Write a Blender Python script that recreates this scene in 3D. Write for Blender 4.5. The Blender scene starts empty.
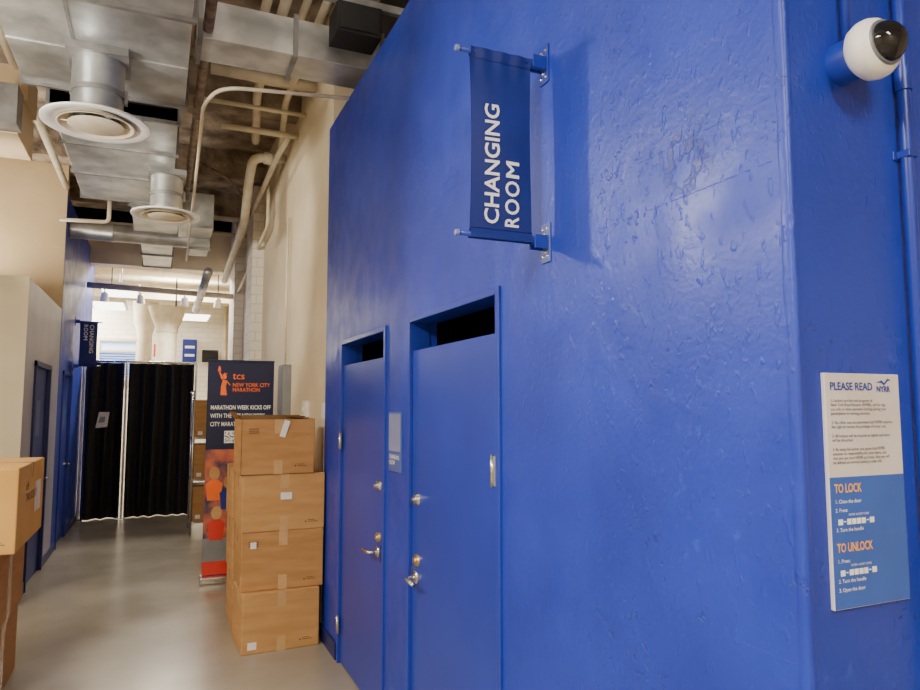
import bpy, bmesh, math, random
from mathutils import Vector, Matrix
random.seed(7)
D=bpy.data; C=bpy.context
col=C.scene.collection

# ---------------------------------------------------------------- materials
def srgb(r,g,b):
    f=lambda c:(c/255/12.92) if c/255<=0.04045 else ((c/255+0.055)/1.055)**2.4
    return (f(r),f(g),f(b),1)
def newmat(name):
    m=D.materials.new(name); m.use_nodes=True
    nt=m.node_tree; b=nt.nodes['Principled BSDF']
    return m,nt,b
def noise_mat(name,c1,c2,scale=4,rough=.6,metal=0,bump=0,bscale=30,detail=6,rough2=None,stretch=(1,1,1),spec=.5,bdist=.01):
    m,nt,b=newmat(name)
    N=nt.nodes; L=nt.links
    tc=N.new('ShaderNodeNewGeometry')
    mp=N.new('ShaderNodeMapping'); mp.inputs['Scale'].default_value=stretch
    L.new(tc.outputs['Position'],mp.inputs['Vector'])
    n=N.new('ShaderNodeTexNoise'); n.inputs['Scale'].default_value=scale; n.inputs['Detail'].default_value=detail
    L.new(mp.outputs[0],n.inputs['Vector'])
    r=N.new('ShaderNodeValToRGB'); r.color_ramp.elements[0].position=.35; r.color_ramp.elements[1].position=.65
    r.color_ramp.elements[0].color=c1; r.color_ramp.elements[1].color=c2
    L.new(n.outputs['Fac'],r.inputs['Fac']); L.new(r.outputs['Color'],b.inputs['Base Color'])
    b.inputs['Roughness'].default_value=rough; b.inputs['Metallic'].default_value=metal
    b.inputs['Specular IOR Level'].default_value=spec
    if rough2 is not None:
        mr=N.new('ShaderNodeMapRange'); mr.inputs['To Min'].default_value=rough; mr.inputs['To Max'].default_value=rough2
        L.new(n.outputs['Fac'],mr.inputs['Value']); L.new(mr.outputs[0],b.inputs['Roughness'])
    if bump:
        n2=N.new('ShaderNodeTexNoise'); n2.inputs['Scale'].default_value=bscale; n2.inputs['Detail'].default_value=5
        L.new(tc.outputs['Position'],n2.inputs['Vector'])
        bp=N.new('ShaderNodeBump'); bp.inputs['Strength'].default_value=bump; bp.inputs['Distance'].default_value=bdist
        L.new(n2.outputs['Fac'],bp.inputs['Height']); L.new(bp.outputs[0],b.inputs['Normal'])
    return m
def flat(name,c,rough=.5,metal=0,spec=.5):
    v=tuple(min(1,x*1.12) for x in c[:3])+(1,)
    return noise_mat(name,c,v,scale=12,rough=rough,metal=metal,spec=spec)
def emis(name,c,s):
    m,nt,b=newmat(name)
    b.inputs['Base Color'].default_value=c
    b.inputs['Emission Color'].default_value=c; b.inputs['Emission Strength'].default_value=s
    return m

def blue_wall_mat(name,c1,c2):
    m,nt,b=newmat(name); N=nt.nodes; L=nt.links
    g=N.new('ShaderNodeNewGeometry')
    def noise(s,d,vec=None):
        n=N.new('ShaderNodeTexNoise'); n.inputs['Scale'].default_value=s; n.inputs['Detail'].default_value=d
        L.new(vec if vec else g.outputs['Position'],n.inputs['Vector']); return n.outputs['Fac']
    def rng(v,a,b_,lo=0,hi=1):
        r=N.new('ShaderNodeMapRange'); r.inputs['From Min'].default_value=a; r.inputs['From Max'].default_value=b_
        r.inputs['To Min'].default_value=lo; r.inputs['To Max'].default_value=hi
        L.new(v,r.inputs['Value']); return r.outputs[0]
    def math_(op,a,b_,c=None):
        n=N.new('ShaderNodeMath'); n.operation=op
        for i,v in enumerate((a,b_,c)):
            if v is None: continue
            if isinstance(v,(int,float)): n.inputs[i].default_value=v
            else: L.new(v,n.inputs[i])
        return n.outputs[0]
    r=N.new('ShaderNodeValToRGB'); r.color_ramp.elements[0].position=.35; r.color_ramp.elements[1].position=.68
    r.color_ramp.elements[0].color=c1; r.color_ramp.elements[1].color=c2
    L.new(noise(2.2,9),r.inputs['Fac'])
    sx=N.new('ShaderNodeSeparateXYZ'); L.new(g.outputs['Position'],sx.inputs[0])
    near=rng(sx.outputs['Y'],1.95,1.4)
    near2=rng(sx.outputs['Y'],3.2,1.6)
    pits=math_('MULTIPLY',rng(noise(44,7),.60,.64),rng(noise(3.1,3),.53,.62))
    pits=math_('MULTIPLY',pits,near)
    mp=N.new('ShaderNodeMapping'); mp.inputs['Scale'].default_value=(1,1,.5); L.new(g.outputs['Position'],mp.inputs['Vector'])
    drips=math_('MULTIPLY',rng(noise(50,2,mp.outputs[0]),.60,.70),near2)
    skin=rng(noise(8,9),.50,.56)
    skinm=math_('MULTIPLY',skin,rng(noise(1.7,2),.42,.56))
    # one bare scuffed patch around the board seams (y 1.2..1.4, z 2.2..2.4)
    dy=math_('SUBTRACT',sx.outputs['Y'],1.27); dz=math_('SUBTRACT',sx.outputs['Z'],2.30)
    d2_=math_('ADD',math_('MULTIPLY',dy,dy),math_('MULTIPLY',dz,dz))
    patch=rng(d2_,.016,.002)
    smud=math_('MULTIPLY',rng(noise(30,10),.48,.56),patch)
    h=math_('MULTIPLY',pits,-1.1)
    h=math_('MULTIPLY_ADD',smud,-.5,h)
    h=math_('MULTIPLY_ADD',drips,.4,h)
    h=math_('MULTIPLY_ADD',skinm,.22,h)
    h=math_('MULTIPLY_ADD',noise(4,3),.7,h)
    h=math_('MULTIPLY_ADD',noise(60,8),.4,h)
    bp=N.new('ShaderNodeBump'); bp.inputs['Strength'].default_value=.55; bp.inputs['Distance'].default_value=.004
    L.new(h,bp.inputs['Height']); L.new(bp.outputs[0],b.inputs['Normal'])
    mx=N.new('ShaderNodeMixRGB'); mx.inputs['Color2'].default_value=(c1[0]*.8,c1[1]*.6,c1[2]*.45,1)
    L.new(math_('MAXIMUM',math_('MULTIPLY',pits,.4),math_('MULTIPLY',smud,.6)),mx.inputs['Fac']); L.new(r.outputs['Color'],mx.inputs['Color1'])
    # light rubbed scuffs
    mx2=N.new('ShaderNodeMixRGB'); mx2.inputs['Color2'].default_value=(c2[0]*3,c2[1]*2.2,min(1,c2[2]*1.35),1)
    scf=math_('MULTIPLY',math_('MULTIPLY',rng(noise(36,8),.60,.66),rng(noise(2.7,2),.52,.62)),near)
    L.new(math_('MULTIPLY',scf,.3),mx2.inputs['Fac']); L.new(mx.outputs[0],mx2.inputs['Color1'])
    L.new(mx2.outputs[0],b.inputs['Base Color'])
    L.new(rng(noise(6,8),.35,.65,.34,.48),b.inputs['Roughness'])
    return m

M={}
M['blue']=blue_wall_mat('blue_wall_paint',srgb(29,52,162),srgb(37,62,182))
M['blued']=noise_mat('blue_door_paint',srgb(30,52,156),srgb(34,58,168),scale=2,rough=.34,bump=.1,bscale=60,bdist=.002)
M['bluedark']=flat('dark_blue_paint',srgb(20,32,100),.4)
M['bluemid']=flat('mid_blue_paint',srgb(24,42,128),.4)
M['navy']=noise_mat('navy_fabric',srgb(19,38,116),srgb(24,45,130),scale=6,rough=.55,bump=.15,bscale=120,bdist=.002)
M['navyp']=flat('navy_poster_print',srgb(14,22,62),.45)
M['cream']=noise_mat('cream_paint',srgb(218,202,170),srgb(230,216,186),scale=2,rough=.6,bump=.3,bscale=14)
M['tan']=noise_mat('tan_paint',srgb(196,172,132),srgb(206,183,145),scale=2,rough=.6,bump=.2,bscale=14)
M['creaml']=noise_mat('pale_cream_paint',srgb(208,197,166),srgb(218,207,177),scale=2,rough=.55)
M['grayw']=noise_mat('pale_lavender_paint',srgb(156,156,182),srgb(174,172,194),scale=2,rough=.4)
M['beam']=noise_mat('cream_beam_paint',srgb(216,200,168),srgb(232,217,186),scale=3,rough=.6,bump=.3,bscale=10)
M['floor']=noise_mat('vinyl_floor',srgb(154,145,127),srgb(172,163,144),scale=1.3,rough=.16,rough2=.30,bump=.05,bscale=20,bdist=.003)
M['ceil']=noise_mat('rough_concrete_ceiling',srgb(104,90,78),srgb(180,164,146),scale=3.5,rough=.9,bump=.8,bscale=9,bdist=.05,detail=10)
M['galv']=noise_mat('galvanized_metal',srgb(164,166,165),srgb(212,214,213),scale=4,rough=.32,metal=.74,rough2=.46,detail=9,bump=.12,bscale=4)
M['galvd']=noise_mat('galvanized_dark',srgb(120,120,118),srgb(160,159,156),scale=5,rough=.5,metal=.5)
M['steel']=noise_mat('brushed_steel',srgb(200,198,192),srgb(225,223,218),scale=30,rough=.25,metal=1)
M['brass']=flat('worn_brass',srgb(205,180,125),.3,.9)
M['black']=flat('black_paint',srgb(14,14,16),.6)
M['curtain']=noise_mat('black_curtain_fabric',srgb(22,22,26),srgb(36,35,40),scale=20,rough=.75)
M['card']=noise_mat('cardboard',srgb(182,136,80),srgb(196,150,94),scale=3,rough=.75,bump=.1,bscale=40,stretch=(1,1,6),bdist=.002)
M['cardb']=noise_mat('cardboard_brown',srgb(172,125,72),srgb(186,139,84),scale=4,rough=.75,bump=.1,bscale=40,stretch=(1,1,6),bdist=.002)
M['card2']=noise_mat('cardboard_pale',srgb(214,164,84),srgb(224,176,98),scale=3,rough=.75)
M['tape']=flat('packing_tape',srgb(196,158,108),.2)
M['ink']=flat('box_ink',srgb(95,66,40),.7)
M['white']=flat('white_plastic',srgb(232,232,228),.4)
M['pipew']=noise_mat('painted_white_pipe',srgb(210,199,174),srgb(230,219,194),scale=6,rough=.5)
M['rust']=noise_mat('rusty_pipe',srgb(104,84,70),srgb(152,134,116),scale=12,rough=.6,metal=.3)
M['label']=flat('white_label',srgb(228,224,216),.6)
M['panelg']=flat('gray_metal_panel',srgb(128,132,136),.4,.3)
M['textw']=flat('white_print',srgb(240,242,246),.5)
M['textb']=flat('blue_print',srgb(30,60,160),.5)
M['textk']=flat('dark_print',srgb(40,42,60),.5)
M['orange']=flat('orange_print',srgb(244,110,30),.5)
M['oran2']=flat('amber_print',srgb(252,176,60),.5)
M['yellow']=flat('yellow_wire',srgb(225,205,120),.5)
M['signbg']=flat('sign_paper',srgb(208,202,202),.35)
M['signbl']=flat('sign_blue',srgb(46,88,182),.35)
M['plaq']=flat('plaque_blue',srgb(72,90,158),.35)
M['plaq2']=flat('plaque_pale',srgb(122,132,176),.3)
M['red']=flat('red_print',srgb(205,50,40),.5)
M['photo']=noise_mat('banner_photo_print',srgb(36,50,86),srgb(205,110,74),scale=7,rough=.5,detail=3)
M['dome']=newmat('smoked_dome')[0]
bb=M['dome'].node_tree.nodes['Principled BSDF']; bb.inputs['Base Color'].default_value=(.01,.01,.012,1); bb.inputs['Roughness'].default_value=.05
M['lightpanel']=emis('lit_lamp_panel',(1,.93,.8,1),7)
M['window']=emis('daylight_glass',(.5,.66,1,1),1.0)
def brick_mat():
    m,nt,b=newmat('white_painted_brick'); N=nt.nodes; L=nt.links
    g=N.new('ShaderNodeNewGeometry'); s=N.new('ShaderNodeSeparateXYZ'); L.new(g.outputs['Position'],s.inputs[0])
    a=N.new('ShaderNodeMath'); a.operation='ADD'; L.new(s.outputs['X'],a.inputs[0]); L.new(s.outputs['Y'],a.inputs[1])
    cb=N.new('ShaderNodeCombineXYZ'); L.new(a.outputs[0],cb.inputs['X']); L.new(s.outputs['Z'],cb.inputs['Y'])
    br=N.new('ShaderNodeTexBrick'); br.inputs['Scale'].default_value=1
    br.inputs['Brick Width'].default_value=.3; br.inputs['Row Height'].default_value=.12; br.inputs['Mortar Size'].default_value=.007
    br.inputs['Color1'].default_value=srgb(238,233,220); br.inputs['Color2'].default_value=srgb(231,225,210); br.inputs['Mortar'].default_value=srgb(214,205,186)
    L.new(cb.outputs[0],br.inputs['Vector']); L.new(br.outputs['Color'],b.inputs['Base Color'])
    bp=N.new('ShaderNodeBump'); bp.inputs['Strength'].default_value=.4; bp.inputs['Distance'].default_value=.008; bp.invert=True
    L.new(br.outputs['Fac'],bp.inputs['Height']); L.new(bp.outputs[0],b.inputs['Normal'])
    b.inputs['Roughness'].default_value=.6
    return m
M['brick']=brick_mat()

# ---------------------------------------------------------------- helpers
def empty(name,loc=(0,0,0)):
    e=D.objects.new(name,None); e.location=loc; col.objects.link(e); e.empty_display_size=.1
    return e
def put(ob,parent):
    col.objects.link(ob)
    if parent:
        ob.parent=parent
        ob.matrix_parent_inverse=Matrix.Translation(parent.location).inverted()
    return ob
def mesh_from_bm(name,bm,mat,parent,smooth=False):
    bmesh.ops.recalc_face_normals(bm,faces=bm.faces)
    me=D.meshes.new(name); bm.to_mesh(me); bm.free()
    if smooth:
        for p in me.polygons: p.use_smooth=True
    me.materials.append(M[mat] if isinstance(mat,str) else mat)
    return put(D.objects.new(name,me),parent)
def boxes(name,lst,mat,parent=None,bevel=0,rotz=0,pivot=None):
    bm=bmesh.new()
    for (x0,x1,y0,y1,z0,z1) in lst:
        r=bmesh.ops.create_cube(bm,size=1)
        bmesh.ops.scale(bm,vec=(x1-x0,y1-y0,z1-z0),verts=r['verts'])
        bmesh.ops.translate(bm,vec=((x0+x1)/2,(y0+y1)/2,(z0+z1)/2),verts=r['verts'])
    if rotz:
        p=Vector(pivot); bmesh.ops.rotate(bm,cent=p,matrix=Matrix.Rotation(rotz,3,'Z'),verts=bm.verts)
    if bevel: bmesh.ops.bevel(bm,geom=bm.edges[:],offset=bevel,segments=2,affect='EDGES',profile=.5)
    return mesh_from_bm(name,bm,mat,parent)
def tube(name,pts,r,mat,parent=None,res=12,fillet=0.0):
    P=[Vector(p) for p in pts]
    if fillet and len(P)>2:
        Q=[P[0]]
        for i in range(1,len(P)-1):
            a=(P[i-1]-P[i]); b=(P[i+1]-P[i]); f=min(fillet,a.length*.45,b.length*.45)
            s=P[i]+a.normalized()*f; e=P[i]+b.normalized()*f
            for k in range(7):
                t=k/6; Q.append(s*(1-t)**2+P[i]*2*t*(1-t)+e*t*t)
        Q.append(P[-1]); P=Q
    bm=bmesh.new(); rings=[]
    ref=None
    for i,p in enumerate(P):
        d=(P[min(i+1,len(P)-1)]-P[max(i-1,0)]).normalized()
        if ref is None:
            ref=Vector((0,0,1)) if abs(d.z)<.9 else Vector((1,0,0))
        u=(ref-d*ref.dot(d)).normalized(); v=d.cross(u); ref=u
        rings.append([bm.verts.new(p+(u*math.cos(2*math.pi*k/res)+v*math.sin(2*math.pi*k/res))*r) for k in range(res)])
    for i in range(len(rings)-1):
        for k in range(res):
            bm.faces.new((rings[i][k],rings[i][(k+1)%res],rings[i+1][(k+1)%res],rings[i+1][k]))
    bm.faces.new(rings[0]); bm.faces.new(list(reversed(rings[-1])))
    return mesh_from_bm(name,bm,mat,parent,smooth=True)
def lathe(name,prof,origin,axis,mat,parent=None,res=40):
    a=Vector(axis).normalized(); q=Vector((0,0,1)).rotation_difference(a); o=Vector(origin)
    bm=bmesh.new(); rings=[]
    for (r,h) in prof:
        rr=max(r,1e-4)
        rings.append([bm.verts.new(o+q@Vector((rr*math.cos(2*math.pi*k/res),rr*math.sin(2*math.pi*k/res),h))) for k in range(res)])
    for i in range(len(rings)-1):
        for k in range(res):
            bm.faces.new((rings[i][k],rings[i][(k+1)%res],rings[i+1][(k+1)%res],rings[i+1][k]))
    bmesh.ops.remove_doubles(bm,verts=bm.verts,dist=2e-4)
    ob=mesh_from_bm(name,bm,mat,parent,smooth=True)
    md=ob.modifiers.new('es','EDGE_SPLIT'); md.split_angle=math.radians(40)
    return ob
BAS={'-Y':((1,0,0),(0,0,1),(0,-1,0)),'-X':((0,-1,0),(0,0,1),(-1,0,0)),
     'UP-Y':((0,0,1),(-1,0,0),(0,-1,0)),'DN-Y':((0,0,-1),(1,0,0),(0,-1,0)),'+X':((0,1,0),(0,0,1),(1,0,0))}
def text(name,body,loc,size,mat,parent,basis='-Y',bold=0,align='LEFT',spacing=1.0,line=1.0,width=None,warp=None):
    cu=D.curves.new(name,'FONT'); cu.body=body; cu.size=size; cu.align_x=align; cu.offset=bold*size
    cu.space_character=spacing; cu.space_line=line; cu.resolution_u=3
    tmp=D.objects.new(name+'_t',cu); col.objects.link(tmp)
    C.view_layer.update()
    me=D.meshes.new_from_object(tmp.evaluated_get(C.evaluated_depsgraph_get()))
    D.objects.remove(tmp)
    if width and len(me.vertices):
        xs=[v.co.x for v in me.vertices]; w=max(xs)-min(xs)
        for v in me.vertices: v.co.x*=width/w
    x,y,z=[Vector(k) for k in BAS[basis]]
    l=Vector(loc)
    for v in me.vertices:
        v.co=l+x*v.co.x+y*v.co.y
        if warp: v.co.y+=warp(v.co.x,v.co.z)
    me.materials.clear(); me.materials.append(M[mat]); me.name=name
    return put(D.objects.new(name,me),parent)
def poly(name,pts,mat,parent):
    bm=bmesh.new(); vs=[bm.verts.new(p) for p in pts]; bm.faces.new(vs)
    me=D.meshes.new(name); bm.normal_update(); bm.to_mesh(me); bm.free(); me.materials.append(M[mat])
    return put(D.objects.new(name,me),parent)

# ---------------------------------------------------------------- constants
WX=1.15; CE=4.9; LX=-1.08; CY=.98
# ---------------------------------------------------------------- shell
boxes('floor',[(-4.6,4.2,-3.2,20.2,-.1,0)],'floor')
boxes('ceiling',[(-4.6,4.2,-3.2,12.2,CE,CE+.1)],'ceil')
boxes('ceiling_back_room',[(-4.6,4.2,12.2,20.2,CE-.3,CE+.1)],'beam')
boxes('ceiling_beams',[(-4.4,1.18,y,y+.3,4.55,CE) for y in (6.6,8.9,10.8)],'ceil')
d1=(2.29,3.26); d2=(3.69,4.67); ZT=2.117
wt=.14
boxes('wall_right',[(WX,WX+wt,CY,d1[0],0,3.85),(WX,WX+wt,d1[0],d1[1],ZT,3.85),(WX,WX+wt,d1[1],d2[0],0,3.85),
   (WX,WX+wt,d2[0],d2[1],ZT,3.85),(WX,WX+wt,d2[1],5.2,0,3.85)],'blue')
boxes('wall_front_right',[(WX+wt,4.1,CY,CY+.14,0,CE),(WX,WX+wt,CY,CY+.14,3.85,CE)],'blue')
boxes('changing_room_walls_light_block',[(2.6,2.7,CY+.14,5.1,0,3.7),(WX+wt,2.7,5.1,5.2,0,3.85),(WX+wt,2.7,CY+.14,5.1,3.7,3.8)],'bluedark')  # inner walls, plus an unseen roof added to keep lamp light out
boxes('upper_dark_backing',[(1.5,1.6,CY+.14,5.2,3.85,CE)],'black')  # black sheet put in for the darkness above the blue wall
se=empty('trim_wall_seams',(WX,1.3,2.3))
random.seed(5)
for i,(ya,yb,z) in enumerate([(1.02,1.60,2.342),(1.02,1.62,2.205),(.99,1.16,1.2)]):
    bm=bmesh.new(); n=60; rows=[]
    for k in range(n+1):
        y=ya+(yb-ya)*k/n; zz=z+random.uniform(-.0008,.0008); hgt=random.uniform(-.0002,.0008)
        rows.append([bm.verts.new((WX+.0006,y,zz-.003)),bm.verts.new((WX-hgt,y,zz)),bm.verts.new((WX+.0006,y,zz+.0015))])
    for k in range(n):
        for j in range(2): bm.faces.new((rows[k][j],rows[k+1][j],rows[k+1][j+1],rows[k][j+1]))
    mesh_from_bm('seam_%d'%i,bm,'blue',se)
random.seed(11)
bm=bmesh.new(); rows=[]; n=160
for k in range(n+1):
    z=3.85*k/n; a=random.uniform(-.002,.002)+.0012*math.sin(z*23)
    rows.append([bm.verts.new((WX+.0005,CY+.026,z)),bm.verts.new((WX-.0022-a*.5,CY+.018+a,z)),bm.verts.new((WX-.0015,CY+.004,z)),bm.verts.new((WX+.001+a*.4,CY-.002,z)),
                 bm.verts.new((WX+.012,CY-.002,z)),bm.verts.new((WX+.02,CY+.0005,z))])
for k in range(n):
    for j in range(5): bm.faces.new((rows[k][j],rows[k+1][j],rows[k+1][j+1],rows[k][j+1]))
mesh_from_bm('trim_corner',bm,'blue',None,smooth=True)
boxes('baseboard_right',[(WX-.012,WX,4.73,5.2,0,.11),(WX-.012,WX,3.32,3.63,0,.11),(WX-.012,WX,CY,2.23,0,.11)],'bluedark')

boxes('wall_right_far',[(1.18,1.3,5.2,12.2,0,CE),(1.3,2.8,5.2,5.3,3.85,CE)],'cream')
boxes('trim_pilasters',[(1.04,1.18,9.1,9.7,0,CE),(1.04,1.18,11.4,12.2,0,CE)],'brick')
boxes('wall_left_partition',[(-4.5,LX,7.0,7.12,0,2.82),(LX-.12,LX,7.12,7.5,0,2.82),(LX-.12,LX,7.5,8.5,2.12,2.82),(LX-.12,LX,8.5,9.2,0,2.82),(-4.5,LX-.12,7.12,9.2,2.74,2.82)],'grayw')
boxes('wall_left_partition_end',[(-4.5,LX+.002,6.985,7.0,0,2.825)],'creaml')
boxes('wall_left_upper',[(-4.5,LX,9.2,9.32,0,4.6)],'tan')
boxes('wall_left',[(LX-.12,LX+.003,9.21,9.55,0,4.2),(LX-.12,LX+.003,9.55,10.45,2.12,4.2),(LX-.12,LX+.003,10.45,13,0,4.2)],'blue')
boxes('wall_outer_left',[(-4.6,-4.5,-3.2,20.2,0,CE)],'cream')
boxes('wall_behind',[(-4.6,4.2,-3.3,-3.2,0,CE)],'cream')
boxes('wall_outer_right',[(4.1,4.2,-3.2,CY,0,CE),(2.8,2.9,5.2,12.2,0,CE),(4.1,4.2,12.2,20.2,0,CE)],'cream')
boxes('wall_back',[(-4.6,4.2,18.0,18.1,0,CE)],'brick')
boxes('wall_back_header',[(-4.5,4.1,12.2,12.5,3.95,CE)],'beam')
boxes('ceiling_cross_beam',[(-4.5,4.1,14.5,14.9,3.75,4.6)],'beam')
boxes('baseboard_left',[(LX,LX+.012,7.0,7.48,0,.1),(LX,LX+.012,8.52,9.53,0,.1),(LX+.003,LX+.015,10.5,13,0,.1)],'bluedark')

def left_door(name,y0,y1,mat,fm):
    e=empty(name,(LX,(y0+y1)/2,0))
    boxes('leaf',[(LX-.06,LX-.02,y0+.04,y1-.04,.01,2.07)],mat,e,bevel=.003)
    boxes('frame',[(LX-.08,LX+.02,y0,y0+.05,0,2.12),(LX-.08,LX+.02,y1-.05,y1,0,2.12),(LX-.08,LX+.02,y0,y1,2.07,2.12)],fm,e)
    lathe('rose',[(0,.012),(.028,.012),(.03,0)],(LX-.02,y1-.12,.95),(1,0,0),'steel',e)
    tube('lever',[(LX-.02,y1-.12,.95),(LX+.04,y1-.12,.95),(LX+.04,y1-.24,.95)],.009,'steel',e,fillet=.02)
    boxes('door_notice',[(LX-.02,LX-.017,y0+.35,y0+.6,1.4,1.75)],'plaq',e)
left_door('door_3',7.5,8.5,'bluemid','bluedark')
left_door('door_4',9.55,10.45,'blued','blued')

# ---------------------------------------------------------------- right doors
def right_door(name,y0,y1,handle_y,hinge_y,sgn):
    e=empty(name,(WX,(y0+y1)/2,0))
    fw=.026
    boxes('frame',[(WX-.011,WX+.10,y0-fw,y0+.006,0,ZT+fw),(WX-.011,WX+.10,y1-.006,y1+fw,0,ZT+fw),(WX-.011,WX+.10,y0+.006,y1-.006,ZT-.004,ZT+fw),
          ],'blued',e,bevel=.003)
    boxes('leaf',[(WX+.006,WX+.05,y0+.012,y1-.012,.012,1.972)],'blued',e,bevel=.004)
    hx=WX+.006
    lathe('rose',[(0,.014),(.024,.014),(.03,.008),(.03,0)],(hx,handle_y,.885),(-1,0,0),'steel',e)
    tube('lever',[(hx,handle_y,.885),(hx-.06,handle_y,.885),(hx-.062,handle_y+sgn*.115,.882)],.010,'steel',e,fillet=.03)
    lathe('deadbolt',[(0,.02),(.014,.02),(.016,.012),(.027,.010),(.03,0)],(hx,handle_y,.965),(-1,0,0),'brass',e)
    lathe('keypad_knob',[(0,.03),(.012,.03),(.014,.016),(.026,.014),(.031,0)],(hx,handle_y,1.25),(-1,0,0),'steel',e)
    for i,z in enumerate((.25,1.46)):
        boxes('hinge_plate_%d'%i,[(WX-.015,WX-.010,hinge_y-.022,hinge_y-.004,z-.055,z+.055)],'panelg' ,e,bevel=.001)
        tube('hinge_pin_%d'%i,[(WX-.016,hinge_y,z-.06),(WX-.016,hinge_y,z+.06)],.007,'steel',e)
    boxes('strike_edge',[(WX-.004,WX+.02,handle_y+(.055 if handle_y>hinge_y else -.06),handle_y+(.06 if handle_y>hinge_y else -.055),.84,.93)],'steel',e)
    return e
right_door('door_1',d1[0],d1[1],3.17,2.312,-1)
right_door('door_2',d2[0],d2[1],3.80,4.655,1)
pl=empty('door_number_plaque',(WX,3.485,1.5))
boxes('plate',[(WX-.008,WX,3.385,3.59,1.355,1.665)],'plaq',pl,bevel=.002)
boxes('insert',[(WX-.010,WX-.008,3.395,3.58,1.46,1.655)],'plaq2',pl)
text('lettering','CHANGING\nROOM',(WX-.0095,3.57,1.42),.03,'textw',pl,'-X',bold=.005)

# ---------------------------------------------------------------- hanging signs
def hang_sign(name,y,xw,dirn,zb,zt,reading):
    e=empty(name,(xw,y,zb))
    L=.315
    tip=xw+dirn*L
    for z,nm in ((zt,'upper'),(zb,'lower')):
        tube('rod_'+nm,[(xw+dirn*.03,y,z),(tip,y,z)],.0085,'blued',e)
        lathe('rod_cap_'+nm,[(0,.012),(.009,.012),(.0105,.006),(.0105,0)],(tip,y,z),(dirn,0,0),'plaq2',e)
        lathe('wall_socket_'+nm,[(.012,.06),(.014,.06),(.014,.012),(.022,0)],(xw,y,z),(dirn,0,0),'blued',e)
    for (z,nm) in ((zt+.005,'upper'),(zb-.005,'lower')):
        a,b=sorted((xw,xw+dirn*.006))
        boxes('plate_'+nm,[(a,b,y-.028,y+.028,z-.065,z+.065)],'plaq' if nm=='lower' else 'blued',e,bevel=.002)
        for i,(dy,dz) in enumerate(((-.014,.045),(.014,.045),(-.014,-.045),(.014,-.045),(0,.03),(0,-.03))):
            lathe('bolt_%s_%d'%(nm,i),[(0,.005),(.004,.004),(.0065,0)],(xw+dirn*.006,y+dy,z+dz),(dirn,0,0),'steel',e,res=12)
        a,b=sorted((xw+dirn*.006,xw+dirn*.055))
        boxes('clamp_'+nm,[(a,b,y-.020,y-.014,z-.022,z+.022),(a,b,y+.014,y+.020,z-.022,z+.022)],'blued',e,bevel=.001)
    x0,x1=sorted((xw+dirn*.278,xw+dirn*.057))
    def warp(x,z):
        s=min(1,max(0,(z-zb)/(zt-zb))); t=(x-x0)/(x1-x0)
        return (-.010*math.sin(math.pi*s)*math.sin(math.pi*(.15+.7*t))+.002*math.sin(t*5+s*4)*math.sin(math.pi*s)
                +.002*math.exp(-((1-s)/.12)**2)*math.sin(t*22))
    bm=bmesh.new(); nx,nz=24,60
    for side in (-1,1):
        g=[]
        for i in range(nx+1):
            row=[]
            for j in range(nz+1):
                s=j/nz; z=zb+(zt-zb)*s; x=x0+(x1-x0)*i/nx
                xe=x+.006*math.sin(math.pi*s)*(1-2*i/nx)
                th=.0105*math.exp(-((min(s,1-s)*(zt-zb))/.012)**2)+.0022
                row.append(bm.verts.new((xe,y+side*th+warp(x,z),z+(.0 if 0<j<nz else (.011 if j==nz else -.011)))))
            g.append(row)
        for i in range(nx):
            for j in range(nz): bm.faces.new((g[i][j],g[i+1][j],g[i+1][j+1],g[i][j+1]))
    mesh_from_bm('panel',bm,'navy',e,smooth=True)
    yy=y-.0056
    # ROOM is set letter by letter so every glyph fills cleanly
    up=reading=='up'
    bs='UP-Y' if up else 'DN-Y'
    if up:
        text('lettering_changing','CHANGING',(x0+.097,yy,zb+.036),.070,'textw',e,bs,bold=.018,width=.388,warp=warp)
    else:
        text('lettering_changing','CHANGING',(x1-.097,yy,zt-.035),.070,'textw',e,bs,bold=.018,width=.388,warp=warp)
    cur=0.0
    for i,(ch,w_) in enumerate((('R',.040),('O',.056),('O',.056),('M',.056))):
        p=(x0+.169,yy,zb+.030+cur) if up else (x1-.169,yy,zt-.035-cur)
        text('lettering_room_%d'%i,ch,p,.070,'textw',e,bs,bold=.0 if ch=='M' else .018,width=w_-.006,warp=warp)
        if ch=='M':  # second strike slightly shifted gives the M the same weight
            for k,dd in enumerate((.0018,-.0018)):
                q=(p[0],p[1]-.0001*(k+1),p[2]+dd)
                text('lettering_room_m%d'%k,ch,q,.070,'textw',e,bs,width=w_-.006,warp=warp)
        cur+=w_+.002
    for z in (zb+.022,zt-.022):
        tube('hem_%s'%('low' if z<zb+.1 else 'top'),[(x0+(x1-x0)*k/20,y-.004+warp(x0+(x1-x0)*k/20,z),z) for k in range(21)],.0012,'navy',e,res=6)
hang_sign('changing_room_sign',1.93,WX,-1,2.235,2.832,'up')
hang_sign('changing_room_sign.001',10.6,LX+.003,1,2.235,2.832,'dn')

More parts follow.
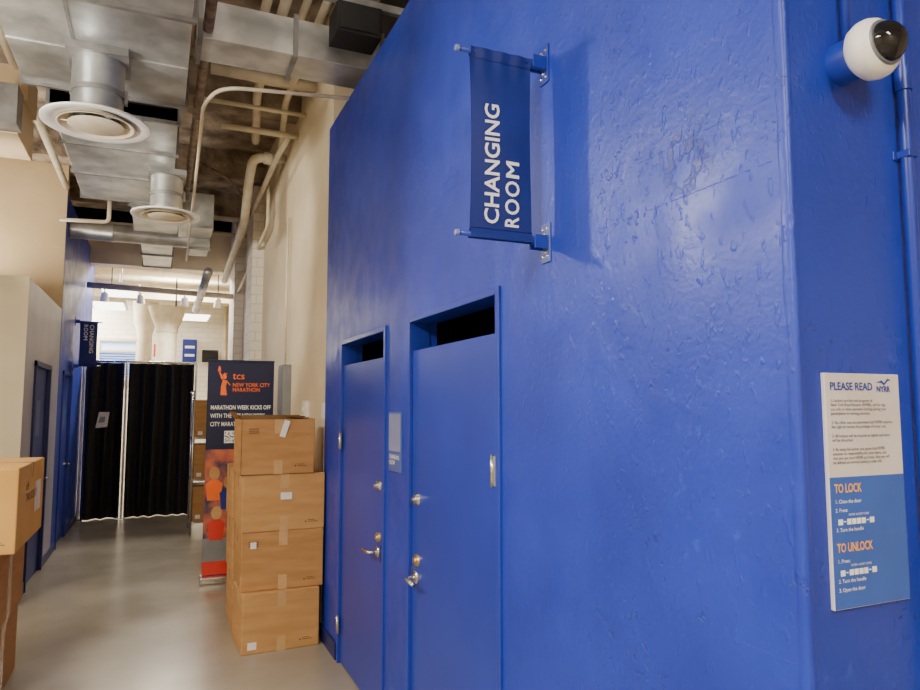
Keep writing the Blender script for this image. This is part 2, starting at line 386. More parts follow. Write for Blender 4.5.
# ---------------------------------------------------------------- instruction sign
s=empty('locker_instruction_sign',(1.325,CY,1.53))
x0,x1,z0,z1=1.213,1.435,1.303,1.765
yf=CY-.009
boxes('board',[(x0,x1,yf,CY,z0,z1)],'signbg',s,bevel=.0015)
boxes('blue_field',[(x0+.0015,x1-.0015,yf-.0006,yf,z0+.0015,z0+.255)],'signbl',s)
T=yf-.0012
text('title','PLEASE READ',(x0+.013,T,z1-.034),.022,'textb',s,bold=.022,width=.124)
text('logo','NYRR',(x0+.150,T,z1-.037),.017,'textb',s,bold=.03,width=.042)
poly('logo_arc',[(x0+.148,T,z1-.018),(x0+.168,T,z1-.013),(x0+.174,T,z1-.019),(x0+.186,T,z1-.009),(x0+.197,T,z1-.013),(x0+.186,T,z1-.014),(x0+.174,T,z1-.024),(x0+.166,T,z1-.018)],'textb',s)
paras=["1. Lockers are the sole property of\nNew York Road Runners (NYRR), and for day\nuse only to store personal clothing during your\nparticipation in running activities.",
"2. No other uses are permitted and NYRR reserves\nthe right to revoke the privilege of locker use.",
"3. All lockers will be emptied at nightly and items\nwill be discarded.",
"4. By using this locker you agree that NYRR\nassumes no responsibility for your items, and\nthat you use your NYRR purchase. Any use will\nbe defined as criminal activity is sole risk."]
z=z1-.058
for i,p in enumerate(paras):
    text('paragraph_%d'%i,p,(x0+.013,T,z),.0086,'textk',s,bold=.001,line=1.0)
    z-=.0086*(p.count('\n')+1)+.0095
zz=z0+.225
for k,(h,steps) in enumerate((('TO LOCK',('1. Close the door','2. Press:','3. Turn the handle')),('TO UNLOCK',('1. Press:','2. Turn the handle','3. Open the door')))):
    text('heading_%d'%k,h,(x0+.013,T,zz),.024,'oran2',s,bold=.022,width=.078 if k==0 else .103)
    zc=zz-.021
    for q,st in enumerate(steps):
        text('step_%d_%d'%(k,q),st,(x0+.013,T,zc),.0104,'textw',s,bold=.002)
        zc-=.017
        if 'Press' in st:
            text('hint_%d'%k,'ENTER 4-DIGIT CODE',(x0+.05,T,zc+.009),.006,'textw',s)
            boxes('keys_%d'%k,[(x0+.02+g*.0185,x0+.020+g*.0185+w,T-.0004,T+.0004,zc-.008,zc+.003) for g,w in ((0,.012),(1.35,.011),(2.1,.011),(2.85,.011),(3.6,.011),(4.9,.012))],'textw',s)
            boxes('dashes_%d'%k,[(x0+.035,x0+.041,T-.0004,T+.0004,zc-.003,zc-.001),(x0+.101,x0+.107,T-.0004,T+.0004,zc-.003,zc-.001)],'textw',s)
            zc-=.021
    zz-=.115

# ---------------------------------------------------------------- dome camera + conduits
dc=empty('dome_security_camera',(1.325,CY,2.43))
lathe('mount',[(0,.06),(.041,.06),(.045,.052),(.045,0)],(1.314,CY,2.426),(0,-1,0),'blued',dc)
ax=Vector((-.02,-1,.03)).normalized(); o=Vector((1.310,CY-.046,2.422))
lathe('housing',[(.03,0),(.046,.002),(.057,.012),(.062,.028),(.061,.042),(.055,.054),(.046,.061)],o,ax,'white',dc)
lathe('trim_ring',[(.047,.060),(.046,.065),(.040,.065)],o,ax,'panelg',dc)
dp=[(.0415*math.cos(t*math.pi/16),.063+.034*math.sin(t*math.pi/16)) for t in range(0,9)]
lathe('dome',dp,o,ax,'dome',dc)
tube('cable_conduit',[(1.318,CY-.016,2.46),(1.318,CY-.016,3.4)],.010,'blued',dc)
cdt=empty('wall_conduit',(1.49,CY,2))
tube('pipe',[(1.492,CY-.018,0.02),(1.492,CY-.018,2.43),(1.492,CY-.018,3.4)],.0135,'blued',cdt)
for i,z in enumerate((1.0,2.25)):
    boxes('strap_%d'%i,[(1.468,1.516,CY-.004,CY,z-.010,z+.010),(1.477,1.507,CY-.033,CY-.004,z-.008,z+.008)],'blued',cdt,bevel=.001)
lathe('coupling',[(.0135,-.025),(.017,-.025),(.017,.025),(.0135,.025)],(1.492,CY-.018,2.42),(0,0,1),'blued',cdt)

# ---------------------------------------------------------------- cardboard boxes
def carton(parent,nm,x0,x1,y0,y1,z0,z1,rot=0,mat='card',flaps=False,label=True,extra=False):
    cx,cy=(x0+x1)/2,(y0+y1)/2
    piv=(cx,cy,0)
    if not flaps:
        boxes(nm,[(x0,x1,y0,y1,z0,z1)],mat,parent,bevel=.007,rotz=rot,pivot=piv)
        boxes(nm+'_tape',[(x0-.001,x1+.001,cy-.025,cy+.025,z1-.001,z1+.0012),(x0-.0012,x0,cy-.025,cy+.025,z1-.09,z1),(x1,x1+.0012,cy-.025,cy+.025,z1-.09,z1)],'tape',parent,rotz=rot,pivot=piv)
    else:
        t=.006
        boxes(nm,[(x0,x1,y0,y0+t,z0,z1),(x0,x1,y1-t,y1,z0,z1),(x0,x0+t,y0,y1,z0,z1),(x1-t,x1,y0,y1,z0,z1),(x0,x1,y0,y1,z0,z0+t)],mat,parent,rotz=rot,pivot=piv)
        bm=bmesh.new()
        for (a,b,dx,dy,h) in (((x0,y0+.005),(x1-.08,y0+.005),.0,.16,.03),((x0,y1),(x1,y1),-.02,-.2,.02),((x0,y0+.02),(x0,y1),-.045,0,.055),((x1,y0),(x1,y1),-.2,0,.02)):
            v=[bm.verts.new((a[0],a[1],z1)),bm.verts.new((b[0],b[1],z1)),bm.verts.new((b[0]+dx,b[1]+dy,z1+h)),bm.verts.new((a[0]+dx,a[1]+dy,z1+h))]
            bm.faces.new(v)
        bmesh.ops.solidify(bm,geom=bm.faces[:],thickness=.005)
        bmesh.ops.rotate(bm,cent=Vector(piv),matrix=Matrix.Rotation(rot,3,'Z'),verts=bm.verts)
        mesh_from_bm(nm+'_flaps',bm,mat,parent)
    boxes(nm+'_front_tape',[(cx-.03,cx+.03,y0-.0012,y0,z1-.10,z1),(cx-.03,cx+.03,y0-.0012,y0,z0,z0+.10)],'tape',parent,rotz=rot,pivot=piv)
    pr=[(x1-.14,x1-.13,y0-.001,y0,z0+.05,z0+.06),(x1-.12,x1-.05,y0-.001,y0,z0+.052,z0+.056),(x1-.12,x1-.07,y0-.001,y0,z0+.064,z0+.068)]
    if extra:
        pr+=[(x0+.05,x0+.12,y0-.001,y0,z1-.07-i*.014,z1-.064-i*.014) for i in range(3)]
    boxes(nm+'_print',pr,'ink',parent,rotz=rot,pivot=piv)
    if label:
        boxes(nm+'_label',[(x0+.04,x0+.10,y0-.0012,y0,z0+.03,z0+.08)],'label',parent,rotz=rot,pivot=piv)
st=empty('cardboard_box_stack',(.8,5.3,0))
carton(st,'box_1',.56,1.095,5.06,5.50,0,.405,rot=.05,mat='card')
carton(st,'box_2',.56,1.135,5.10,5.55,.406,.81,rot=-.01,label=False,mat='cardb',extra=True)
carton(st,'box_3',.555,1.135,5.10,5.55,.811,1.21,rot=.01,label=False,mat='card')
carton(st,'box_4',.535,1.05,5.09,5.50,1.211,1.60,rot=.02,flaps=True,label=False,mat='cardb',extra=True)
poly('box_4_paper',[(.80,5.08,1.48),(.84,5.08,1.47),(.875,5.08,1.585),(.835,5.08,1.60)],'label',st)
poly('box_2_sticker',[(.62,5.093,.70),(.66,5.093,.70),(.66,5.093,.745),(.62,5.093,.745)],'label',st)
poly('box_3_sticker',[(.82,5.093,1.03),(.90,5.093,1.03),(.90,5.093,1.08),(.82,5.093,1.08)],'label',st)
st2=empty('cardboard_box_stack.001',(.8,5.95,0))
carton(st2,'box_1',.56,1.1,5.64,6.1,0,.42)
carton(st2,'box_2',.55,1.1,5.64,6.1,.421,.83)
carton(st2,'box_3',.54,1.1,5.64,6.1,.831,1.22)
st3=empty('cardboard_box_stack.002',(-1.1,5,0))
carton(st3,'box_1',-1.42,-.80,4.60,5.42,0,.43,mat='cardb')
carton(st3,'box_2',-1.43,-.78,4.58,5.42,.431,.88,mat='cardb')
carton(st3,'box_3',-1.45,-.70,4.55,5.48,.881,1.350,mat='card2',flaps=False)
text('side_print','6.4\nTHIS SIDE UP',(-.6985,4.8,1.2),.07,'ink',st3,'+X',bold=.005)
boxes('side_label',[(-.7,-.6985,5.15,5.36,1.03,1.22)],'label',st3)
boxes('side_tape',[(-.7805,-.779,4.9,5.0,.431,.88),(-.8005,-.799,4.9,5.0,0,.43)],'tape',st3)
boxes('top_tape',[(-1.45,-.70,4.95,5.03,1.350,1.352)],'tape',st3)

# ---------------------------------------------------------------- marathon roll-up banner
b=empty('marathon_rollup_banner',(.75,7.2,0))
bx0,bx1,by=.430,1.065,7.2
boxes('base',[(bx0-.02,bx1+.02,by-.09,by+.11,0.0,.07)],'steel',b,bevel=.012)
boxes('sheet',[(bx0,bx1,by-.001,by+.001,.06,2.14)],'navyp',b)
boxes('top_rail',[(bx0-.004,bx1+.004,by-.008,by+.010,2.13,2.15)],'navyp',b,bevel=.003)
tube('rear_pole',[(.75,by+.06,.04),(.75,by+.015,2.1)],.012,'steel',b)
yb=by-.0025
boxes('photo_print',[(bx0+.001,bx1-.001,yb,yb+.001,.42,1.27)],'photo',b)
boxes('lower_band',[(bx0+.001,bx1-.001,yb,yb+.001,.20,.42)],'panelg',b)
boxes('red_band',[(bx0+.001,bx1-.001,yb,yb+.001,.075,.20)],'red',b)
T=yb-.002
for i,(a,c,r,mt) in enumerate(((.09,1.04,.05,'card'),(.22,.95,.045,'cardb'),(.12,.66,.05,'tape'))):
    poly('runner_head_%d'%i,[(bx0+a+r*math.cos(k*.524),T-.0005*i,c+r*1.3*math.sin(k*.524)) for k in range(12)],mt,b)
    poly('runner_shirt_%d'%i,[(bx0+a-.06,T-.0005*i,c-.26),(bx0+a+.06,T-.0005*i,c-.26),(bx0+a+.08,T-.0005*i,c-.1),(bx0+a+.03,T-.0005*i,c-.06),(bx0+a-.03,T-.0005*i,c-.06),(bx0+a-.078,T-.0005*i,c-.1)],('orange','bluemid','red')[i],b)
def P(l,nm,mat='orange'): poly(nm,[(bx0+.1+a*.012,T,1.80+c*.012) for a,c in l],mat,b)
P([(2,0),(7,0),(6,7),(7,12),(3.5,13),(2.2,7)],'figure_robe')
P([(3.6,13),(2.4,13.2),(.2,19),(1.2,19.4),(3.6,15)],'figure_arm')
P([(-.6,19.6),(2,19.6),(1.6,22.5),(.6,24.5),(-.3,22.2)],'figure_torch')
P([(4,13.4),(6,13.4),(6.6,15.2),(5.8,17),(7.2,18.4),(5.2,17.6),(4.6,19),(4.2,17.2),(3,17.5),(3.7,15.5)],'figure_head')
P([(6.6,11),(9,8),(9.4,8.8),(6.9,12)],'figure_left_arm')
text('logo_tcs','tcs',(bx0+.235,T,1.96),.10,'orange',b,bold=.005)
text('logo_name','NEW YORK CITY\nMARATHON',(bx0+.235,T,1.885),.054,'orange',b,bold=.010,width=.36,line=.9)
text('headline','MARATHON WEEK KICKS OFF\nWITH THE TCS NEW YORK\nCITY MARATHON EXPO',(bx0+.035,T,1.66),.058,'textw',b,bold=.014,width=.575,line=1.4)
boxes('qr_code',[(bx0+.17,bx0+.29,T,T+.001,1.33,1.45)],'textw',b)
random.seed(3)
boxes('qr_modules',[(bx0+.178+i*.0105,bx0+.187+i*.0105,T-.001,T,1.337+j*.0105,1.346+j*.0105) for i in range(10) for j in range(10) if random.random()<.5],'black',b)

# ---------------------------------------------------------------- supplies cart
ct=empty('storage_cart',(.75,10.2,0))
for i,(x,y) in enumerate(((.43,9.9),(1.0,9.9),(.43,10.5),(1.0,10.5))):
    tube('post_%d'%i,[(x,y,.0),(x,y,1.9)],.015,'steel',ct)
boxes('shelves',[(.42,1.01,9.89,10.51,z,z+.025) for z in (.15,.7,1.25)],'steel',ct)
for i,(z,h) in enumerate(((.175,.45),(.725,.45),(1.275,.5))):
    carton(ct,'carton_%d'%i,.45,.98,9.92,10.48,z,z+h,mat='cardb')

# ---------------------------------------------------------------- curtains
cu=empty('black_pipe_and_drape',(-.25,11.8,0))
def drape(nm,xa,xb,seed):
    random.seed(seed); n=170; bm=bmesh.new(); rows=[]
    ph=random.random()*6
    for j in range(9):
        t=j/8; z=.008+(2.342)*t; row=[]
        for i in range(n+1):
            s=i/n; amp=.07+.025*math.sin(s*9+ph)
            y=11.8+amp*math.sin(s*(xb-xa)*34+ph+1.0*math.sin(s*11+ph)+.45*math.sin(t*3+s*4))*(1-.45*t)
            row.append(bm.verts.new((xa+(xb-xa)*s,y,z)))
        rows.append(row)
    for j in range(8):
        for i in range(n): bm.faces.new((rows[j][i],rows[j][i+1],rows[j+1][i+1],rows[j+1][i]))
    mesh_from_bm(nm,bm,'curtain',cu,smooth=True)
drape('drape_1',-1.03,-.50,1); drape('drape_2',-.44,.50,5)
tube('rail',[(-1.05,11.8,2.37),(.53,11.8,2.37)],.018,'steel',cu)
for i,x in enumerate((-1.05,-.47,.53)):
    tube('upright_%d'%i,[(x,11.8,.01),(x,11.8,2.4)],.018,'white',cu)
    lathe('foot_%d'%i,[(0,.012),(.10,.010),(.11,0)],(x,11.86,0),(0,0,1),'steel',cu)
poly('paper_notice',[(-.86,11.69,1.36),(-.70,11.69,1.38),(-.68,11.69,1.60),(-.82,11.69,1.60)],'label',cu)
poly('paper_print',[(-.82,11.687,1.44),(-.74,11.687,1.45),(-.73,11.687,1.53),(-.80,11.687,1.53)],'panelg',cu)
# ---------------------------------------------------------------- back room
bw=empty('window_1',(-1.2,17.9,2.5))
boxes('glass',[(-2.1,-.55,17.96,17.98,2.35,3.2)],'window',bw)
boxes('frame',[(-2.15,-.5,17.9,18,3.2,3.26),(-2.15,-.5,17.9,18,2.29,2.35),(-2.15,-2.1,17.9,18,2.29,3.26),(-.55,-.5,17.9,18,2.29,3.26),(-1.36,-1.3,17.9,18,2.3,3.2),(-2.1,-.55,17.93,17.96,2.95,3.0)],'beam',bw)
boxes('blinds',[(-2.1,-.55,17.94,17.95,2.35+i*.06,2.37+i*.06) for i in range(10)],'bluemid',bw)
cl=empty('round_column',(.1,15.6,0))
lathe('shaft',[(.20,0),(.20,3.2),(.22,3.22),(.22,3.3),(.3,3.5),(.38,3.75)],(.1,15.6,0),(0,0,1),'pipew',cl)
cl2=empty('round_column.001',(-.35,17.2,0))
lathe('shaft',[(.16,0),(.16,3.3),(.24,3.6),(.3,4.6)],(-.35,17.2,0),(0,0,1),'pipew',cl2)
bp_=empty('red_wall_sign',(-.05,17.9,2.9)); boxes('panel',[(-.16,.02,17.86,17.9,2.85,3.15)],'red',bp_,bevel=.004); boxes('bracket',[(-.12,-.02,17.9,18,2.95,3.05)],'black',bp_)
for i,(x,y) in enumerate(((-1.0,15.6),(-.7,13.6),(.7,16.9))):
    e=empty('fluorescent_ceiling_light' if i==0 else 'fluorescent_ceiling_light.%03d'%i,(x,y,3.7))
    boxes('housing',[(x-.32,x+.32,y-.6,y+.6,3.72,3.8)],'white',e)
    boxes('diffuser_panel',[(x-.28,x+.28,y-.56,y+.56,3.70,3.722)],'lightpanel',e)
    tube('hanger_1',[(x,y-.4,3.8),(x,y-.4,4.6)],.008,'steel',e); tube('hanger_2',[(x,y+.4,3.8),(x,y+.4,4.6)],.008,'steel',e)
mon=empty('wall_monitor',(.95,17.9,2.9))
boxes('screen',[(.92,1.3,17.86,17.9,2.75,3.05)],'black',mon,bevel=.01); boxes('mount',[(1.0,1.1,17.9,18,2.85,2.95)],'black',mon)
bn=empty('blue_wall_panel',(.6,17.9,2.9))
boxes('panel',[(.48,.80,17.93,18,2.75,3.3)],'bluemid',bn,bevel=.01); boxes('stripe',[(.53,.75,17.92,17.93,3.08,3.14),(.53,.75,17.92,17.93,2.88,2.94)],'textw',bn)
tr=empty('track_light_rail',(-.3,12.9,3.6))
boxes('rail',[(-1.0,1.1,12.88,12.92,3.66,3.69)],'black',tr)
for i,x in enumerate((-.9,-.35,.35,.9)):
    tube('stem_%d'%i,[(x,12.9,3.66),(x,12.9,3.56)],.01,'white',tr)
    lathe('head_%d'%i,[(.02,-.08),(.05,-.06),(.07,.08),(.06,.08),(0,.06)],(x,12.9,3.52),(0,.3,-1),'white',tr,res=20)
for i,x in enumerate((-.8,.9)):
    tube('drop_%d'%i,[(x,12.9,3.69),(x,12.9,4.6)],.008,'black',tr)
w1=empty('sprinkler_pipe',(0,14.2,4.2)); tube('run',[(-4.4,14.25,4.1),(4.0,14.25,4.1)],.05,'pipew',w1)
for i,x in enumerate((-1.6,.0,1.4)): tube('hanger_%d'%i,[(x,14.25,4.1),(x,14.25,4.6)],.008,'steel',w1)
w2=empty('wall_standpipe',(1.45,17.9,3)); tube('run',[(1.45,17.93,4.59),(1.45,17.93,0.02)],.045,'pipew',w2)

# ---------------------------------------------------------------- ducts
dA=empty('galvanized_duct',(-.4,3,4.1))
boxes('run_1',[(-.92,.10,-1.5,5.35,3.9,4.4)],'galv',dA,bevel=.004)
boxes('flanges_1',[(-.945,.122,y,y+.03,3.875,4.425) for y in (.4,1.9,3.35,4.05,5.3)],'galvd',dA)
boxes('collar_gap',[(-.7,.02,5.35,5.55,3.95,4.35)],'black',dA)
boxes('run_2',[(-.80,.06,5.55,7.96,3.86,4.28)],'galv',dA,bevel=.004)
boxes('flanges_2',[(-.82,.08,y,y+.03,3.84,4.30) for y in (5.55,6.3,7.1,7.93)],'galvd',dA)
boxes('hanger_straps',[(x,x+.025,y,y+.004,4.2,CE) for x in (-.93,.10) for y in (1.0,3.0,4.0)],'galvd',dA)
boxes('stiffeners',[(-.92,.10,y,y+.012,3.892,3.9) for y in (1.1,2.6,4.7)],'galv',dA)
boxes('drive_cleats',[(-.56,-.54,-1.5,5.3,3.896,3.9)],'galvd',dA)
dA2=empty('galvanized_duct.001',(0,8.6,4.0))
boxes('run_3',[(-.35,.14,7.97,9.3,3.84,4.2)],'galv',dA2,bevel=.004)
boxes('branch_box',[(.141,.5,8.2,8.75,3.7,4.1),(.28,.5,8.75,9.4,3.62,3.95)],'galv',dA2,bevel=.004)
boxes('flanges_3',[(-.37,.16,y,y+.025,3.82,4.22) for y in (8.0,9.26)]+[(.26,.52,8.9,8.925,3.60,3.97)],'galvd',dA2)
dA3=empty('galvanized_duct.002',(0,10.8,4.0))
boxes('run_4',[(-.3,.1,9.8,11.9,3.9,4.2)],'galv',dA3,bevel=.004)
boxes('flanges_4',[(-.32,.12,y,y+.025,3.88,4.22) for y in (9.82,10.9,11.86)],'galvd',dA3)
def diffuser(nm,x,y,zt,zb,rn,ro):
    e=empty(nm,(x,y,zb))
    lathe('neck',[(rn,zt-zb),(rn,.10),(rn*1.02,.09),(rn,.06),(rn,.03)],(x,y,zb),(0,0,1),'galv',e)
    lathe('rim',[(rn,.06),(rn*1.15,.055),(ro,.012),(ro,0),(ro*.93,-.004),(ro*.80,.008),(rn*.95,.05),(rn*.9,.05),(rn,.06)],(x,y,zb),(0,0,1),'white',e)
    lathe('cone_outer',[(ro*.72,-.006),(ro*.69,-.008),(ro*.45,.045),(ro*.45,.05),(ro*.72,-.002)],(x,y,zb),(0,0,1),'pipew',e)
    lathe('cone_inner',[(0,.0),(ro*.5,-.010),(ro*.52,-.006),(ro*.2,.045),(0,.05)],(x,y,zb),(0,0,1),'pipew',e)
    tube('spider',[(x-ro*.7,y,zb+.006),(x+ro*.7,y,zb+.006)],.004,'pipew',e)
    lathe('clamp_ring',[(rn+.002,.18),(rn+.008,.18),(rn+.008,.21),(rn+.002,.21)],(x,y,zb),(0,0,1),'galvd',e)
    boxes('neck_box',[(x-rn*1.15,x+rn*1.15,y-rn*1.15,y+rn*1.15,zt-.05,zt)],'galvd',e)
    boxes('band',[(x+rn,x+rn+.02,y-.03,y+.03,zb+.16,zb+.24)],'galvd',e)
diffuser('round_ceiling_diffuser',-.42,4.75,3.9,3.45,.15,.31)
diffuser('round_ceiling_diffuser.001',.0,6.85,3.86,3.45,.14,.30)
dB=empty('galvanized_cross_duct',(.7,4.55,4.1))
boxes('run',[(.13,1.49,4.38,4.70,3.97,4.22)],'galv',dB,bevel=.004)
boxes('flanges',[(.14,.17,4.36,4.72,3.95,4.24),(.72,.75,4.36,4.72,3.95,4.24),(1.3,1.33,4.36,4.72,3.95,4.24)],'galvd',dB)
eb=empty('ceiling_junction_box',(1.1,4.2,4.2))
boxes('body',[(.93,1.22,4.05,4.28,4.02,4.22)],'black',eb,bevel=.006)
boxes('cover',[(.95,1.20,4.04,4.05,4.04,4.20)],'black',eb,bevel=.003)
boxes('hanger_rail',[(.3,1.5,4.1,4.14,4.24,4.29),(.3,1.5,3.6,3.64,4.35,4.41)],'galvd',eb)
rd=empty('round_cross_duct',(-.4,9.5,3.9))
lathe('pipe',[(0,0),(.11,0),(.11,.45),(.118,.46),(.118,.48),(.11,.49),(.11,1.35),(0,1.35)],(-1.07,9.55,3.86),(1,0,0),'galv',rd)
bd=empty('painted_branch_duct',(-1.3,6,3.9))
boxes('run',[(-2.2,-1.0,5.7,6.3,3.65,3.95)],'tan',bd,bevel=.006); boxes('riser',[(-1.3,-.97,5.8,6.2,3.95,4.2)],'tan',bd)
boxes('flange',[(-1.5,-1.46,5.68,6.32,3.63,3.97)],'tan',bd)
boxes('damper',[(-1.12,-.98,5.5,5.7,3.66,3.94)],'galvd',bd)

# ---------------------------------------------------------------- pipes
pp=empty('ceiling_pipework',(.7,6,4.5))
tube('rusty_run',[(.20,-1,4.03),(.20,9.0,4.03)],.032,'rust',pp)
tube('thin_conduit',[(1.49,4.60,3.88),(.30,4.62,3.78),(.21,4.95,3.78),(.24,6.3,3.86),(.26,9.4,3.55)],.013,'pipew',pp,fillet=.15)
for i,(x,ye,z,r) in enumerate(((.62,6.2,4.62,.035),(.74,6.45,4.60,.04),(.90,6.0,4.66,.03),(.98,6.3,4.5,.03))):
    tube('main_%d'%i,[(x,1.5,z),(x,ye,z),(x+.1 if i%2 else 1.17,ye+(.02 if i%2==0 else .9),z-(.0 if i%2==0 else .12))],r,'pipew',pp,fillet=.12)
    lathe('coupling_%d'%i,[(r,0),(r+.012,0),(r+.012,.09),(r,.09)],(x,ye-.45,z),(0,1,0),'pipew',pp,res=20)
tube('cross_1',[(.45,6.75,4.36),(1.18,6.75,4.36)],.03,'pipew',pp)
tube('cross_2',[(.25,6.35,4.42),(1.18,6.35,4.42)],.02,'pipew',pp)
tube('cross_3',[(.3,5.9,4.50),(1.18,5.9,4.50)],.045,'pipew',pp)
tube('elbow_run',[(1.18,7.5,4.38),(.84,7.5,4.36),(.84,7.9,4.2),(.88,8.6,3.95),(.90,11.6,3.7)],.05,'pipew',pp,fillet=.12)
lathe('elbow_coupling',[(.05,0),(.065,0),(.065,.08),(.05,.08)],(.95,7.5,4.365),(1,0,0),'pipew',pp,res=20)
tube('elbow_run_2',[(1.12,6.9,4.42),(1.05,7.2,4.30),(1.02,12,4.1)],.03,'pipew',pp,fillet=.1)
tube('conduit_wall_1',[(1.10,8.2,4.4),(1.10,8.2,3.8),(1.10,11.4,3.5)],.02,'pipew',pp,fillet=.1)
tube('conduit_wall_2',[(.30,8.3,4.5),(.7,8.5,4.4),(1.0,9.0,4.2),(1.0,12,4.0)],.018,'rust',pp,fillet=.2)
tube('hanging_conduit',[(-1.0,8.0,3.6),(-.55,8.0,3.62),(-.55,8.0,3.86)],.02,'pipew',pp,fillet=.05)
tube('left_conduit',[(-1.9,4.9,3.70),(-1.02,4.9,3.76),(-1.02,4.9,4.5)],.022,'pipew',pp,fillet=.06)
tube('left_wire',[(-1.45,5.0,3.72),(-1.3,5.0,3.58),(-1.14,5.02,3.52),(-1.06,5.03,3.62),(-1.04,5.05,3.74)],.006,'yellow',pp,fillet=.1)
tube('left_wire_2',[(-1.5,5.1,3.66),(-1.34,5.1,3.50),(-1.2,5.12,3.47),(-1.10,5.13,3.56),(-1.08,5.15,3.74)],.005,'pipew',pp,fillet=.1)
tube('left_pipe_run',[(-1.06,1.0,4.2),(-1.06,8.9,4.2)],.035,'pipew',pp)
tube('far_pipe_1',[(-1.05,11.6,3.5),(1.15,11.6,3.45)],.045,'pipew',pp)
tube('far_pipe_2',[(-1.05,10.9,4.3),(1.15,10.9,4.3)],.03,'pipew',pp)
tube('far_pipe_3',[(.55,9.8,3.5),(.55,13.2,3.4)],.06,'galv',pp)
tube('far_pipe_4',[(.2,12.0,3.75),(.2,12.0,3.3)],.012,'black',pp)
boxes('sprinkler_tee',[(.165,.235,5.6,5.7,3.96,4.1)],'rust',pp)

ep=empty('electrical_panel',(1.15,7.0,1.9))
boxes('cabinet',[(1.10,1.18,6.85,7.15,1.60,2.10)],'panelg',ep,bevel=.006); boxes('door_panel',[(1.092,1.10,6.88,7.12,1.63,2.07)],'panelg',ep,bevel=.003)
tube('conduit',[(1.14,7.0,2.1),(1.14,7.0,3.6)],.012,'pipew',ep)
sw=empty('wall_switch_box',(1.16,6,1.68))
boxes('cover',[(1.14,1.18,5.95,6.06,1.60,1.74)],'white',sw,bevel=.004); boxes('toggle',[(1.128,1.14,5.995,6.01,1.65,1.68)],'white',sw)
tube('conduit',[(1.155,6.0,1.6),(1.155,6.0,.02)],.011,'pipew',sw)
cp=empty('wall_corner_conduit',(1.16,5.26,1))
tube('pipe',[(1.163,5.235,.02),(1.163,5.235,1.6)],.012,'pipew',cp); boxes('junction_box',[(1.14,1.18,5.21,5.28,1.6,1.72)],'white',cp,bevel=.003)

# ---------------------------------------------------------------- lights
def lamp(name,loc,size,power,color=(1,.9,.76),sizey=None,up=False):
    e=empty(name,loc)
    ld=D.lights.new(name,'AREA'); ld.energy=power; ld.color=color; ld.size=size
    if sizey: ld.shape='RECTANGLE'; ld.size_y=sizey
    lo=D.objects.new('emitter',ld); lo.location=loc
    if up: lo.rotation_euler=(math.pi,0,0)
    put(lo,e)
    x,y,z=loc; sy=sizey or size
    if up:
        boxes('housing',[(x-size/2-.03,x+size/2+.03,y-sy/2-.03,y+sy/2+.03,z-.07,z-.01)],'white',e)
    else:
        boxes('housing',[(x-size/2-.03,x+size/2+.03,y-sy/2-.03,y+sy/2+.03,z+.02,z+.07)],'white',e)
        boxes('diffuser_panel',[(x-size/2,x+size/2,y-sy/2,y+sy/2,z+.01,z+.021)],'lightpanel',e)
    tube('stem_1',[(x-size/2-.02,y,z),(x-size/2-.02,y,CE)],.01,'steel',e)
    tube('stem_2',[(x+size/2+.02,y,z),(x+size/2+.02,y,CE)],.01,'steel',e)
    return lo
lamp('fluorescent_strip_light',(-2.3,.4,3.7),.6,215,sizey=2.0,color=(1,.92,.82))
lamp('fluorescent_strip_light.001',(.2,-1.8,3.7),.5,145,sizey=1.6)
lamp('fluorescent_strip_light.002',(-2.6,3.9,3.6),.5,90,sizey=1.4)
lamp('fluorescent_strip_light.003',(.35,13.45,4.3),.8,330,sizey=.7,color=(1,.94,.84))
lamp('fluorescent_strip_light.004',(-1.9,17.0,4.3),1.0,360,sizey=1.0,color=(1,.94,.84))
lamp('added_uplight',(.62,2.6,3.93),.3,50,sizey=.9,up=True,color=(1,.95,.88))  # lamp added out of view to brighten ceiling and pipes
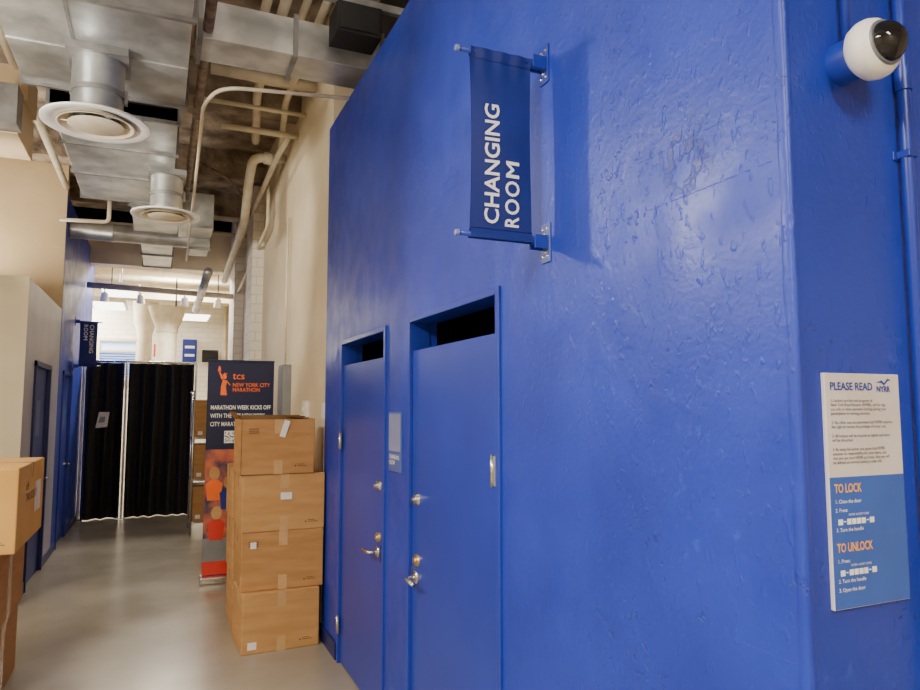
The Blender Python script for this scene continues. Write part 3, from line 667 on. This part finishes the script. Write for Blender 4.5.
lamp('added_uplight.001',(-1.9,8.2,3.05),.5,55,sizey=1.2,up=True)  # another unseen lamp, added to lift the duct undersides
lamp('added_uplight.002',(-2.2,2.6,2.7),.5,100,sizey=1.4,up=True,color=(1,.95,.88))  # unseen fixture added to throw light up at the ducts
def spot(name,loc,target,power,ang=60,rad=.05,color=(1,.92,.8)):
    e=empty(name,loc)
    ld=D.lights.new(name,'SPOT'); ld.energy=power; ld.spot_size=math.radians(ang); ld.spot_blend=.6; ld.shadow_soft_size=rad; ld.color=color
    lo=D.objects.new('emitter',ld); d=(Vector(target)-Vector(loc)).normalized()
    lo.location=Vector(loc)+d*.02; lo.rotation_euler=d.to_track_quat('-Z','Y').to_euler(); put(lo,e)
    lathe('can',[(.03,-.16),(.06,-.14),(.07,0),(.065,0),(.05,-.1),(0,-.1)],Vector(loc),d,'black',e,res=24)
    l=Vector(loc)
    tube('stem',[l-d*.12,(l.x-d.x*.12,l.y-d.y*.12,CE)],.01,'black',e)
spot('track_spotlight',(-1.55,4.1,3.2),(1.15,1.4,2.3),165,70,.08,color=(1,.95,.88))
spot('track_spotlight.001',(-1.6,.6,3.5),(1.15,1.3,2.0),130,75,.2,color=(1,.95,.88))
spot('track_spotlight.002',(-1.9,5.6,3.3),(1.1,7.6,3.2),260,66,.12)
spot('added_ceiling_spot',(-1.75,3.6,2.8),(.3,6.8,4.7),200,70,.15,color=(1,.95,.88))  # unseen spot added and aimed up to lift the dark ceiling

w=D.worlds.new('w'); C.scene.world=w; w.use_nodes=True
w.node_tree.nodes['Background'].inputs[0].default_value=(1,.92,.8,1); w.node_tree.nodes['Background'].inputs[1].default_value=.3

# ---------------------------------------------------------------- camera
cd=D.cameras.new('camera'); cd.sensor_fit='HORIZONTAL'; cd.sensor_width=36; cd.lens=36*690/920; cd.clip_start=.05; cd.clip_end=100
co=D.objects.new('camera',cd); co.location=(0,0,1.7); co.rotation_euler=(math.radians(95),0,math.radians(-23.5)); col.objects.link(co)
C.scene.camera=co
